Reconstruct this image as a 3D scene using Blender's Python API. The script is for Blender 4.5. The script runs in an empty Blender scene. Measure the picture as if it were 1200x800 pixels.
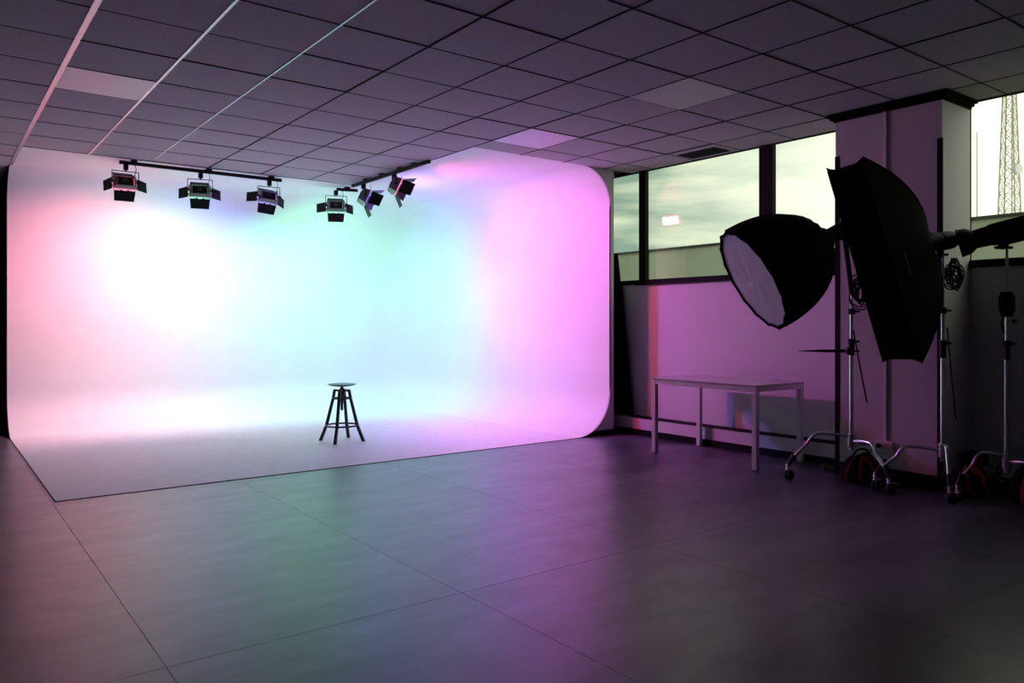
import bpy, bmesh, math, random
from mathutils import Vector, Matrix
random.seed(7)
S = bpy.context.scene
COL = S.collection
PI = math.pi

# ---------------------------------------------------------------- camera
YAW, FPX, HZ, EYE, CEIL = 0.64884, 904.5, 378.0, 1.28, 3.03
cam_d = bpy.data.cameras.new('camera')
cam = bpy.data.objects.new('camera', cam_d); COL.objects.link(cam)
cam_d.sensor_width = 36.0; cam_d.lens = FPX/1200*36
cam_d.shift_y = -(400-HZ)/1200
cam_d.clip_end = 500
cam.location = (0, 0, EYE); cam.rotation_euler = (PI/2, 0, -YAW)
S.camera = cam

# ---------------------------------------------------------------- world (overcast evening sky)
W = bpy.data.worlds.new('evening_sky'); S.world = W; W.use_nodes = True
nt = W.node_tree; nt.nodes.clear()
def wn(t, **k):
    n = nt.nodes.new(t)
    for a, b in k.items(): setattr(n, a, b)
    return n
tc = wn('ShaderNodeTexCoord'); sep = wn('ShaderNodeSeparateXYZ'); nt.links.new(tc.outputs['Generated'], sep.inputs[0])
mp = wn('ShaderNodeMapping'); mp.inputs['Scale'].default_value = (2.2, 2.2, 13); mp.inputs['Location'].default_value = (0.3, 0.1, 0.25)
nt.links.new(tc.outputs['Generated'], mp.inputs[0])
nz = wn('ShaderNodeTexNoise'); nz.inputs['Scale'].default_value = 1.5; nz.inputs['Detail'].default_value = 5
nt.links.new(mp.outputs[0], nz.inputs['Vector'])
# brightness grows towards the hidden sun (azimuth), slowly over the whole sky
dotn = wn('ShaderNodeVectorMath', operation='DOT_PRODUCT'); dotn.inputs[1].default_value = (0.72, -0.69, 0.0)
nt.links.new(tc.outputs['Generated'], dotn.inputs[0])
mr = wn('ShaderNodeMapRange'); mr.inputs['From Min'].default_value = 0.06; mr.inputs['From Max'].default_value = 0.36
nt.links.new(dotn.outputs['Value'], mr.inputs['Value'])
cr = wn('ShaderNodeValToRGB')
cr.color_ramp.elements[0].position = 0.46; cr.color_ramp.elements[0].color = (0.30, 0.44, 0.35, 1)
cr.color_ramp.elements[1].position = 0.60; cr.color_ramp.elements[1].color = (0.84, 0.92, 0.66, 1)
nt.links.new(nz.outputs[0], cr.inputs[0])
mx = wn('ShaderNodeMix', data_type='RGBA'); mx.inputs['B'].default_value = (1.5, 1.5, 1.25, 1)
nt.links.new(mr.outputs[0], mx.inputs['Factor']); nt.links.new(cr.outputs[0], mx.inputs['A'])
bg = wn('ShaderNodeBackground'); bg.inputs['Strength'].default_value = 1.0
nt.links.new(mx.outputs['Result'], bg.inputs['Color'])
wo = wn('ShaderNodeOutputWorld'); nt.links.new(bg.outputs[0], wo.inputs[0])

# ---------------------------------------------------------------- exposure and renderer
S.view_settings.view_transform = 'Standard'; S.view_settings.look = 'None'
S.view_settings.exposure = 0.0; S.view_settings.gamma = 1.0; S.view_settings.use_curve_mapping = False
S.cycles.use_denoising = True
S.cycles.max_bounces = 8; S.cycles.diffuse_bounces = 5; S.cycles.glossy_bounces = 4; S.cycles.transparent_max_bounces = 12
S.cycles.caustics_reflective = False; S.cycles.caustics_refractive = False
S.cycles.sample_clamp_indirect = 6.0

RED, GRN, BLU = (1.0, 0.06, 0.16), (0.20, 1.0, 0.38), (0.30, 0.15, 1.0)

# ---------------------------------------------------------------- materials
def mat(name, col, rough=0.6, metal=0.0, spec=0.5, noise=None, bump=None, emit=None, estr=1.0, coat=0, sheen=0):
    m = bpy.data.materials.new(name); m.use_nodes = True
    t = m.node_tree; b = t.nodes['Principled BSDF']
    b.inputs['Base Color'].default_value = (*col, 1); b.inputs['Roughness'].default_value = rough
    b.inputs['Metallic'].default_value = metal; b.inputs['Specular IOR Level'].default_value = spec
    b.inputs['Coat Weight'].default_value = coat; b.inputs['Sheen Weight'].default_value = sheen
    if emit: b.inputs['Emission Color'].default_value = (*emit, 1); b.inputs['Emission Strength'].default_value = estr
    c = t.nodes.new('ShaderNodeTexCoord')
    if noise:
        sc, amt = noise
        n = t.nodes.new('ShaderNodeTexNoise'); n.inputs['Scale'].default_value = sc; n.inputs['Detail'].default_value = 4
        t.links.new(c.outputs['Object'], n.inputs['Vector'])
        r = t.nodes.new('ShaderNodeValToRGB')
        r.color_ramp.elements[0].position = 0.3; r.color_ramp.elements[1].position = 0.7
        r.color_ramp.elements[0].color = (*[v*(1-amt) for v in col], 1)
        r.color_ramp.elements[1].color = (*[min(1, v*(1+amt)) for v in col], 1)
        t.links.new(n.outputs[0], r.inputs[0]); t.links.new(r.outputs[0], b.inputs['Base Color'])
    if bump:
        sc, st = bump
        n = t.nodes.new('ShaderNodeTexNoise'); n.inputs['Scale'].default_value = sc; n.inputs['Detail'].default_value = 3
        t.links.new(c.outputs['Object'], n.inputs['Vector'])
        bp = t.nodes.new('ShaderNodeBump'); bp.inputs['Strength'].default_value = st; bp.inputs['Distance'].default_value = 0.004
        t.links.new(n.outputs[0], bp.inputs['Height']); t.links.new(bp.outputs[0], b.inputs['Normal'])
    return m

M = dict(
    cyc=mat('white_cove_paint', (0.80, 0.80, 0.80), 0.55, noise=(3, 0.02)),
    cycfloor=mat('scuffed_white_floor_paint', (0.76, 0.755, 0.76), 0.5, noise=(9, 0.05)),
    wall=mat('grey_white_wall_paint', (0.60, 0.58, 0.60), 0.7, bump=(90, 0.15)),
    black=mat('matt_black', (0.006, 0.006, 0.007), 0.6),
    blacktrim=mat('black_trim', (0.005, 0.004, 0.005), 0.7, spec=0.15),
    frame=mat('black_window_frame', (0.004, 0.004, 0.004), 0.7, spec=0.12),
    tile=mat('mineral_ceiling_tile', (0.44, 0.41, 0.44), 0.9, noise=(60, 0.12), bump=(220, 0.5)),
    panel=mat('smooth_white_panel', (0.62, 0.60, 0.62), 0.4),
    rail=mat('satin_metal_rail', (0.36, 0.35, 0.36), 0.30, metal=0.9),
    gap=mat('dark_ceiling_void', (0.004, 0.004, 0.005), 0.9),
    crown=mat('black_wood_crown', (0.0025, 0.002, 0.002), 0.8, spec=0.05),
    table=mat('white_satin_table', (0.62, 0.60, 0.61), 0.35),
    tabletop=mat('white_laminate', (0.42, 0.40, 0.42), 0.2),
    stool=mat('black_stool_paint', (0.010, 0.010, 0.010), 0.4),
    seat=mat('black_stool_seat', (0.016, 0.018, 0.017), 0.32),
    spot=mat('black_fixture_metal', (0.008, 0.008, 0.009), 0.6, spec=0.3),
    spotframe=mat('grey_fixture_housing', (0.16, 0.155, 0.16), 0.4, metal=0.4),
    chrome=mat('chrome', (0.75, 0.75, 0.77), 0.16, metal=1.0),
    dchrome=mat('worn_chrome', (0.42, 0.42, 0.43), 0.3, metal=1.0),
    fabric=mat('black_softbox_fabric', (0.0022, 0.0022, 0.0026), 0.85, spec=0.06, bump=(240, 0.3)),
    diff=mat('white_diffusion_cloth', (0.44, 0.43, 0.47), 0.8, bump=(9, 1.0)),
    grid=mat('black_grid_fabric', (0.003, 0.003, 0.003), 0.9, spec=0.1),
    rubber=mat('black_rubber', (0.01, 0.01, 0.011), 0.7),
    redfab=mat('red_bag_fabric', (0.48, 0.012, 0.014), 0.6, bump=(200, 0.3)),
    blackfab=mat('black_bag_fabric', (0.004, 0.004, 0.005), 0.85, spec=0.12, bump=(200, 0.3)),
    strobe=mat('dark_grey_plastic', (0.007, 0.007, 0.008), 0.6, spec=0.2),
    silver=mat('ribbed_silver', (0.25, 0.24, 0.27), 0.5, metal=0.5),
    plastic=mat('white_plastic', (0.72, 0.70, 0.72), 0.45),
    concrete=mat('outdoor_concrete', (0.52, 0.54, 0.44), 0.85, noise=(1.6, 0.10)),
    coping=mat('dark_coping', (0.05, 0.05, 0.045), 0.7),
    mast=mat('painted_mast_steel', (0.50, 0.42, 0.33), 0.6),
    label=mat('woven_grey_label', (0.05, 0.05, 0.05), 0.7),
)
# floor: dark mottled vinyl sheet with a satin wear layer
def floor_mat():
    m = bpy.data.materials.new('dark_mottled_floor'); m.use_nodes = True
    t = m.node_tree; b = t.nodes['Principled BSDF']
    g = t.nodes.new('ShaderNodeNewGeometry')
    mp1 = t.nodes.new('ShaderNodeMapping'); mp1.inputs['Scale'].default_value = (0.55, 1.6, 1)
    t.links.new(g.outputs['Position'], mp1.inputs[0])
    n1 = t.nodes.new('ShaderNodeTexNoise'); n1.inputs['Scale'].default_value = 1.5; n1.inputs['Detail'].default_value = 7; n1.inputs['Roughness'].default_value = 0.62
    n2 = t.nodes.new('ShaderNodeTexNoise'); n2.inputs['Scale'].default_value = 7; n2.inputs['Detail'].default_value = 6
    t.links.new(mp1.outputs[0], n1.inputs['Vector']); t.links.new(mp1.outputs[0], n2.inputs['Vector'])
    r = t.nodes.new('ShaderNodeValToRGB')
    r.color_ramp.elements[0].position = 0.38; r.color_ramp.elements[0].color = (0.018, 0.019, 0.032, 1)
    r.color_ramp.elements[1].position = 0.62; r.color_ramp.elements[1].color = (0.085, 0.086, 0.122, 1)
    t.links.new(n1.outputs[0], r.inputs[0]); t.links.new(r.outputs[0], b.inputs['Base Color'])
    rr = t.nodes.new('ShaderNodeMapRange'); rr.inputs['From Min'].default_value = 0.3; rr.inputs['From Max'].default_value = 0.7; rr.inputs['To Min'].default_value = 0.32; rr.inputs['To Max'].default_value = 0.38
    t.links.new(n2.outputs[0], rr.inputs['Value']); t.links.new(rr.outputs[0], b.inputs['Roughness'])
    b.inputs['Specular IOR Level'].default_value = 1.0
    bp = t.nodes.new('ShaderNodeBump'); bp.inputs['Strength'].default_value = 0.01; bp.inputs['Distance'].default_value = 0.001
    t.links.new(n2.outputs[0], bp.inputs['Height']); t.links.new(bp.outputs[0], b.inputs['Normal'])
    return m
M['floor'] = floor_mat()
def glass_mat():
    m = bpy.data.materials.new('window_glass'); m.use_nodes = True
    t = m.node_tree; t.nodes.clear()
    o = t.nodes.new('ShaderNodeOutputMaterial'); x = t.nodes.new('ShaderNodeMixShader')
    lw = t.nodes.new('ShaderNodeLayerWeight'); lw.inputs[0].default_value = 0.5
    pw_ = t.nodes.new('ShaderNodeMath'); pw_.operation = 'POWER'; pw_.inputs[1].default_value = 5
    t.links.new(lw.outputs['Facing'], pw_.inputs[0])
    f = t.nodes.new('ShaderNodeMapRange'); f.inputs['To Min'].default_value = 0.07; f.inputs['To Max'].default_value = 1.0
    t.links.new(pw_.outputs[0], f.inputs['Value'])
    a = t.nodes.new('ShaderNodeBsdfTransparent'); a.inputs[0].default_value = (0.93, 0.97, 0.92, 1)
    g = t.nodes.new('ShaderNodeBsdfGlossy'); g.inputs['Roughness'].default_value = 0.0
    t.links.new(f.outputs[0], x.inputs[0]); t.links.new(a.outputs[0], x.inputs[1]); t.links.new(g.outputs[0], x.inputs[2])
    t.links.new(x.outputs[0], o.inputs[0]); return m
M['glass'] = glass_mat()
for k, c in (('red', RED), ('green', GRN), ('blue', BLU)):
    M['lens_'+k] = mat('lit_%s_lens' % k, (0.1, 0.1, 0.1), 0.3, emit=c, estr=9)

# ---------------------------------------------------------------- mesh helpers
def NB(): return bmesh.new()
def obj(name, bm, m, parent=None, kind=None, smooth=None, loc=None):
    bmesh.ops.recalc_face_normals(bm, faces=bm.faces)
    me = bpy.data.meshes.new(name); bm.to_mesh(me); bm.free()
    me.materials.append(m)
    if smooth is not None:
        for p in me.polygons: p.use_smooth = True
        if smooth < 3: me.set_sharp_from_angle(angle=smooth)
    o = bpy.data.objects.new(name, me); COL.objects.link(o)
    if parent: o.parent = parent
    if kind: o['kind'] = kind
    if loc: o.location = loc
    return o
def thing(name, label, cat, loc=(0, 0, 0), group=None, rot=0):
    o = bpy.data.objects.new(name, None); COL.objects.link(o); o.empty_display_size = 0.1
    o.location = loc; o.rotation_euler = (0, 0, rot); o['label'] = label; o['category'] = cat
    if group: o['group'] = group
    return o
def xf(bm, vs, MM):
    if MM is not None: bmesh.ops.transform(bm, matrix=MM, verts=vs)
def box(bm, x0, x1, y0, y1, z0, z1, MM=None, bev=0):
    r = bmesh.ops.create_cube(bm, size=1)
    vs = r['verts']
    for v in vs:
        v.co = Vector((x0+(v.co.x+.5)*(x1-x0), y0+(v.co.y+.5)*(y1-y0), z0+(v.co.z+.5)*(z1-z0)))
    if bev:
        es = list({e for v in vs for e in v.link_edges})
        rr = bmesh.ops.bevel(bm, geom=es, offset=bev, segments=2, affect='EDGES', profile=.6)
        vs = list({v for f in rr['faces'] for v in f.verts} | {v for v in vs if v.is_valid})
    xf(bm, vs, MM); return vs
def frames(pts):
    pts = [Vector(p) for p in pts]; out = []
    t0 = (pts[1]-pts[0]).normalized()
    up = Vector((0, 0, 1)) if abs(t0.z) < .9 else Vector((1, 0, 0))
    n = (up - t0*up.dot(t0)).normalized()
    for i, p in enumerate(pts):
        t = ((pts[min(i+1, len(pts)-1)]-p).normalized() + (p-pts[max(i-1, 0)]).normalized())
        t = t.normalized() if t.length > 1e-6 else t0
        n = (n - t*n.dot(t)); n = n.normalized() if n.length > 1e-6 else t.orthogonal().normalized()
        out.append((p, n, t.cross(n)))
    return out
def tube(bm, pts, r, seg=8, MM=None, caps=True):
    rs = r if isinstance(r, (list, tuple)) else [r]*len(pts)
    rings = []; allv = []
    for (p, n, b), rad in zip(frames(pts), rs):
        ring = [bm.verts.new(p + n*math.cos(2*PI*k/seg)*rad + b*math.sin(2*PI*k/seg)*rad) for k in range(seg)]
        rings.append(ring); allv += ring
    for a, c in zip(rings, rings[1:]):
        for k in range(seg): bm.faces.new((a[k], a[(k+1) % seg], c[(k+1) % seg], c[k]))
    if caps: bm.faces.new(rings[0][::-1]); bm.faces.new(rings[-1])
    xf(bm, allv, MM); return allv
def lathe(bm, prof, seg=24, MM=None):
    rings = []; allv = []
    for r, z in prof:
        if r < 1e-6: ring = [bm.verts.new((0, 0, z))]
        else: ring = [bm.verts.new((r*math.cos(2*PI*k/seg), r*math.sin(2*PI*k/seg), z)) for k in range(seg)]
        rings.append(ring); allv += ring
    for a, c in zip(rings, rings[1:]):
        if len(a) == 1 and len(c) == 1: continue
        for k in range(seg):
            if len(a) == 1: bm.faces.new((a[0], c[k], c[(k+1) % seg]))
            elif len(c) == 1: bm.faces.new((a[k], a[(k+1) % seg], c[0]))
            else: bm.faces.new((a[k], a[(k+1) % seg], c[(k+1) % seg], c[k]))
    xf(bm, allv, MM); return allv
def prism(bm, poly, z0, z1, MM=None):
    a = [bm.verts.new((x, y, z0)) for x, y in poly]; b = [bm.verts.new((x, y, z1)) for x, y in poly]
    bm.faces.new(a[::-1]); bm.faces.new(b); n = len(poly)
    for i in range(n): bm.faces.new((a[i], a[(i+1) % n], b[(i+1) % n], b[i]))
    xf(bm, a+b, MM); return a+b
def axes(o, x, y, z):
    m = Matrix((x, y, z)).transposed().to_4x4(); m.translation = Vector(o); return m
def look(o, zdir, up=(0, 0, 1)):
    z = Vector(zdir).normalized(); x = Vector(up).cross(z)
    x = x.normalized() if x.length > 1e-5 else Vector((1, 0, 0))
    return axes(o, x, z.cross(x), z)
def smooth_path(pts, n=6):
    P = [Vector(p) for p in pts]; out = []
    Q = [P[0]*2-P[1]] + P + [P[-1]*2-P[-2]]
    for i in range(1, len(Q)-2):
        for k in range(n):
            t = k/n; a, b, c, d = Q[i-1], Q[i], Q[i+1], Q[i+2]
            out.append(0.5*((2*b)+(c-a)*t+(2*a-5*b+4*c-d)*t*t+(3*b-a-3*c+d)*t**3))
    out.append(P[-1]); return out
CS, SN = math.cos(YAW), math.sin(YAW)
def site(u, v, w):
    """a surveyed sight line (azimuth/elevation of a landmark) taken to depth w: used to set out the room's objects"""
    r = (u-600)/FPX*w
    return Vector((r*CS+w*SN, -r*SN+w*CS, EYE+(HZ-v)/FPX*w))
def cdir(r, u, f): return Vector((r*CS+f*SN, -r*SN+f*CS, u)).normalized()

# ================================================================ ROOM SHELL
XL, XR, YB, YF = -3.6, 6.60, -3.2, 12.6
CX0, CX1, CY0, CY1 = 0.735, 6.25, 6.37, 10.55        # the white cove
# floor slab plus its sheets
bm = NB(); box(bm, XL, XR+.02, YB, YF, -.10, -.008)
floor = obj('floor', bm, M['gap'], kind='structure')
xs = [XL]+[.71+1.31*k for k in range(-3, 5)]+[XR]; ys = [YB, -.13, 3.06, 6.25, 9.44, YF]
xs = sorted(x for x in set(xs) if XL <= x <= XR)
for i in range(len(xs)-1):
    for j in range(len(ys)-1):
        bm = NB(); box(bm, xs[i]+.0015, xs[i+1]-.0015, ys[j]+.0015, ys[j+1]-.0015, -.008, 0)
        obj('floor_sheet', bm, M['floor'], floor)
# ceiling void, tiles, rails, black strips for the shadow gaps
ceiling = obj('ceiling', (lambda b: (box(b, XL, XR+.02, YB, YF, CEIL+.03, CEIL+.12), b)[1])(NB()), M['gap'], kind='structure')
GX, GY, OX, OY = .5987, .6023, .7423, 1.8175
bm = NB(); g = .0055
box(bm, g, GX-g, g, GY-g, 0, .018); tile0 = None
tm = bpy.data.meshes.new('ceiling_tile'); bmesh.ops.recalc_face_normals(bm, faces=bm.faces); bm.to_mesh(tm); bm.free(); tm.materials.append(M['tile'])
pm = tm.copy(); pm.materials.clear(); pm.materials.append(M['panel'])
panels = {(0, 7), (6, 3), (6, 6)}
BX, BY = OX+6*GX, OY+12*GY        # inner corner of the cove's own ceiling
def in_cove(x, y): return (x > OX-.01 and y > BY-.01) or (x > BX-.01 and y > CY0-.35)
n_ct = 0; coarse = NB()
def hidden_tile(x0, x1, y0, y1):
    box(coarse, x0+g, x1-g, y0+g, y1-g, CEIL, CEIL+.018)
for i in range(-8, 10):
    for j in range(-9, 19):
        x0, y0 = OX+i*GX, OY+j*GY; x1, y1 = x0+GX, y0+GY
        cx, cy = (x0+x1)/2, (y0+y1)/2
        if cy > YF or cx < XL or cy < YB: continue
        if i >= 0 and cx < CX1+.1 and cy > CY0 and in_cove(cx, cy): continue
        if x0 > XR-.05: continue
        # seen from the front of the room
        dep = cx*SN+cy*CS; lat = cx*CS-cy*SN
        seen = dep > .5 and abs(lat/dep) < .78 and (CEIL-EYE)/dep < .47
        full = x1 <= XR+.001 and not (i >= 6 and y0 < CY0 < y1)
        if seen and full:
            o = bpy.data.objects.new('ceiling_tile', pm if (i, j) in panels else tm)
            COL.objects.link(o); o.parent = ceiling
            dz = random.choice([0, 0, .001, .002, .003])
            if (i, j) in panels: dz = -.002
            o.location = (x0, y0, CEIL+dz+.001); o.rotation_euler = (random.uniform(-.002, .002), random.uniform(-.002, .002), 0)
            n_ct += 1
        else:
            y1c = y1
            if i >= 6 and y0 < CY0 < y1 and x0 < CX1-.1: y1c = CY0
            if seen:
                b2 = NB(); box(b2, x0+g, min(x1, XR)-g, y0+g, y1c-g, CEIL+.001, CEIL+.019)
                obj('ceiling_tile', b2, M['tile'], ceiling)
            else: hidden_tile(x0, min(x1, XR), y0, y1c)
obj('ceiling_tile_field', coarse, M['tile'], ceiling, kind='stuff')
for i in range(0, 10):
    x = OX+i*GX
    y1 = YF if i == 0 else (BY if i <= 6 else CY0)
    wd = {0: .034, 1: .018, 2: .011, 3: .010, 4: .008}.get(i, .0055)
    bm = NB(); box(bm, x-wd*.5, x+wd*.5, YB, y1, CEIL-.003, CEIL+.012)
    obj('ceiling_rail_and_gap', bm, M['rail'] if i < 3 else M['gap'], ceiling)  # from the fourth on, black stands in for dark reflections and shaded gaps
for j in range(-9, 18):
    y = OY+j*GY
    if y > BY+.01: x1_ = OX
    elif y > CY0: x1_ = BX
    else: x1_ = XR-.01
    wd = .011 if j < 4 else .008
    bm = NB(); box(bm, XL, x1_, y-wd/2, y+wd/2, CEIL-.0015, CEIL+.012); obj('ceiling_rail_and_gap', bm, M['gap'], ceiling)  # black strips put in for the shadow gaps between tile rows; no rail here
# walls
def slab(name, x0, x1, y0, y1, z0, z1, m=None, parent=None):
    bm = NB(); box(bm, x0, x1, y0, y1, z0, z1); return obj(name, bm, m or M['wall'], parent, kind=None if parent else 'structure')
slab('wall_left', XL-.1, XL, YB, YF, 0, CEIL+.1)
slab('wall_front', XL, XR+.3, YB-.1, YB, 0, CEIL+.1)          # behind the camera
slab('wall_back', XL, XR+.3, YF, YF+.1, 0, CEIL+.1, M['blackfab'])
SILL = 1.775
slab('wall_right', XR, XR+.25, YB, YF, 0, SILL-.05)
slab('wall_right_upper', XR, XR+.25, 7.2, YF, SILL-.05, CEIL+.1)
slab('wall_right_front', XR, XR+.25, YB, .3, SILL-.05, CEIL+.1)
# low duct along the right wall with black top and base
slab('baseboard_right', 6.445, 6.47, 3.6, 7.6, .0, .07, M['blacktrim'])
slab('trim_1', 6.455, XR, 3.6, 7.6, .05, .195, M['wall'])
slab('trim_2', 6.452, XR, 3.6, 6.30, .195, .204, M['blacktrim'])
slab('baseboard_front', 6.575, XR, .0, 2.7, .0, .09, M['blacktrim'])

# ---- cyclorama shell
RB, RT, RC = 0.50, 0.42, 0.85
path = [(CX0, CY1, 0, -1)]
path += [(CX1-RC, CY1, 0, -1)]
for k in range(1, 14):
    a = PI/2*(k/14); path.append((CX1-RC+RC*math.sin(a), CY1-RC+RC*math.cos(a), -math.sin(a), -math.cos(a)))
path += [(CX1, CY1-RC, -1, 0), (CX1, CY0, -1, 0)]
# subdivide the straights a little so shading is even
pp = []
for a, b in zip(path, path[1:]):
    L = math.hypot(b[0]-a[0], b[1]-a[1]); n = max(1, int(L/.6))
    for k in range(n): pp.append(tuple(a[q]+(b[q]-a[q])*k/n for q in range(4)))
pp.append(path[-1])
prof = []
for k in range(0, 13):
    a = PI/2*k/12; prof.append((RB-RB*math.sin(a), RB-RB*math.cos(a)))
for k in range(0, 13):
    a = PI/2*k/12; prof.append((RT-RT*math.cos(a), CEIL-RT+RT*math.sin(a)))
bm = NB(); grid = []
for x, y, nx, ny in pp:
    grid.append([bm.verts.new((x+nx*o, y+ny*o, z+.004)) for o, z in prof])
for a, b in zip(grid, grid[1:]):
    for k in range(len(prof)-1): bm.faces.new((a[k], b[k], b[k+1], a[k+1]))
cyc = obj('wall_back_cove', bm, M['cyc'], kind='structure', smooth=3.2)
# its painted floor and plaster ceiling
fl = [(x+nx*RB, y+ny*RB) for x, y, nx, ny in pp]+[(CX0, CY0)]
bm = NB(); prism(bm, fl, 0, .004); obj('floor_cove', bm, M['cycfloor'], kind='structure')
cl = [(x+nx*RT, y+ny*RT) for x, y, nx, ny in pp]+[(BX, CY0), (BX, BY), (CX0, BY)]
bm = NB(); prism(bm, cl, CEIL+.003, CEIL+.02); obj('ceiling_cove', bm, M['cyc'], kind='structure')
bm = NB(); box(bm, CX0-.004, CX1-RB, CY0-.008, CY0, 0, .0045); box(bm, CX0-.008, CX0, CY0-.008, CY1-RB, 0, .0045)
obj('trim_4', bm, M['blacktrim'], kind='structure')
# outer skin of the cove: front return, side, left return
def profline(flip=False): return [(o, z+.004) for o, z in prof]
bm = NB()
poly = [(CX1-o, z) for o, z in profline()]+[(CX1+.05, CEIL), (CX1+.05, 0), (CX1-RB, 0)]
vs = [bm.verts.new((x, CY0, z)) for x, z in poly]; f = bm.faces.new(vs)
r = bmesh.ops.extrude_face_region(bm, geom=[f]); bmesh.ops.translate(bm, verts=[v for v in r['geom'] if isinstance(v, bmesh.types.BMVert)], vec=(0, .02, 0))
obj('wall_cove_return', bm, M['wall'], kind='structure')
slab('wall_cove_side', CX1+.03, CX1+.05, CY0+.02, YF, 0, CEIL, M['wall'])
bm = NB()
zs = .062; ks = [(o, z) for o, z in profline() if z < zs]
poly = [(CX1-o, z) for o, z in ks]+[(CX1-RB+math.sqrt(RB*RB-(RB-zs)**2), zs), (CX1+.055, zs), (CX1+.055, 0), (CX1-RB, 0)]
vs = [bm.verts.new((x, CY0-.006, z)) for x, z in poly]; f = bm.faces.new(vs)
r = bmesh.ops.extrude_face_region(bm, geom=[f]); bmesh.ops.translate(bm, verts=[v for v in r['geom'] if isinstance(v, bmesh.types.BMVert)], vec=(0, .006, 0))
obj('baseboard_back', bm, M['blacktrim'], kind='structure')
bm = NB()
poly = [(CY1-o, z) for o, z in profline()]+[(YF, CEIL), (YF, 0), (CY1-RB, 0)]
vs = [bm.verts.new((CX0-.012, y, z)) for y, z in poly]; f = bm.faces.new(vs)
r = bmesh.ops.extrude_face_region(bm, geom=[f]); bmesh.ops.translate(bm, verts=[v for v in r['geom'] if isinstance(v, bmesh.types.BMVert)], vec=(.012, 0, 0))
obj('wall_cove_left', bm, M['blackfab'], kind='structure')

# ---- column
KX, KY0, KY1 = 6.12, 2.685, 3.545
slab('wall_column', KX, XR, KY0, KY1, 0, CEIL)
slab('wall_right_pier', XR, XR+.07, KY0+.05, KY1-.03, 0, CEIL+.1)
bm = NB()
def crown(bm, off, z0, z1): box(bm, KX-off, XR, KY0-off, KY1+off*.9, z0, z1)
crown(bm, .014, CEIL-.062, CEIL-.045); crown(bm, .035, CEIL-.045, CEIL-.025); crown(bm, .06, CEIL-.025, CEIL-.001)
obj('trim_5', bm, M['crown'], kind='structure')
bm = NB(); box(bm, KX-.012, XR, KY0-.012, KY1+.012, 0, .115); obj('baseboard_column', bm, M['blacktrim'], kind='structure')
bm = NB(); box(bm, KX-.004, KX+.002, KY0-.004, KY0+.036, .1, 2.68); box(bm, KX, KX+.008, KY0-.004, KY0, .1, 2.68)
obj('trim_6', bm, M['blacktrim'], kind='structure')
bm = NB(); box(bm, KX-.004, KX+.002, KY1-.036, KY1+.004, .1, 2.68); box(bm, KX, KX+.036, KY1, KY1+.004, .1, 2.68)
obj('trim_7', bm, M['blacktrim'], kind='structure')

# ---- windows
def window(name, ya, yb, muls, lead=False):
    bm = NB(); x0, x1 = XR-.012, XR+.034
    box(bm, x0, x1, ya, yb, SILL-.052, SILL); box(bm, x0, x1, ya, yb, CEIL-.006, CEIL+.03)
    w = obj(name, bm, M['frame'], kind='structure')
    edges = []
    for a, b in muls:
        bm = NB(); box(bm, x0-.01, x1, a, b, SILL-.02, CEIL+.02); obj('window_frame', bm, M['frame'], w)
    cuts = sorted(muls)
    for (a0, a1), (b0, b1) in zip(cuts, cuts[1:]):
        bm = NB(); vs = [bm.verts.new(p) for p in ((XR+.03, a1, SILL), (XR+.03, b0, SILL), (XR+.03, b0, CEIL), (XR+.03, a1, CEIL))]
        bm.faces.new(vs); obj('window_pane', bm, M['glass'], w)
    return w
window('window_1', 3.53, 7.2, [(3.53, 3.56), (4.465, 4.62), (6.14, 6.24), (7.14, 7.2)])
window('window_2', .3, 2.70, [(.3, .36), (1.36, 1.50), (2.688, 2.70)])
bm = NB(); box(bm, XR-.03, XR-.012, 3.55, 6.28, SILL-.062, SILL-.02); obj('window_sill', bm, M['frame'], bpy.data.objects['window_1'])
bm = NB(); box(bm, XR-.03, XR-.012, .3, 2.70, SILL-.062, SILL-.02); obj('window_sill', bm, M['frame'], bpy.data.objects['window_2'])

# ---- cable duct on the column, socket
duct = thing('cable_duct', 'white vertical cable duct running down the face of the column', 'duct', (KX, 3.12, .33))
bm = NB(); box(bm, -.014, 0, -.014, .014, 0, CEIL-.062-.33); obj('duct_cover', bm, M['plastic'], duct)
sk = thing('wall_socket', 'white double wall socket at the foot of the cable duct', 'socket', (KX, 3.12, .26))
bm = NB(); box(bm, -.03, 0, -.07, .07, 0, .075, bev=.004); obj('socket_box', bm, M['plastic'], sk)
for dy in (-.035, .035):
    bm = NB(); lathe(bm, [(0, 0), (.021, 0), (.021, .003), (.017, .003), (.016, .001), (0, .001)], 16, look((-.03, dy, .037), (-1, 0, 0))); obj('socket_outlet', bm, M['plastic'], sk)
pc = thing('power_plug', 'black power plug with a cable hanging from the white wall socket', 'plug', (KX, 3.155, .297))
bm = NB(); tube(bm, [(-.032, 0, 0), (-.055, 0, 0), (-.075, .01, -.004)], [.019, .018, .008], 10); obj('plug_body', bm, M['rubber'], pc)
bm = NB(); tube(bm, smooth_path([(-.075, .01, -.004), (-.10, .05, -.06), (-.10, .12, -.16), (-.09, .15, -.24), (-.1, .2, -.288)]), .0045, 6); obj('cable', bm, M['rubber'], pc)

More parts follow.
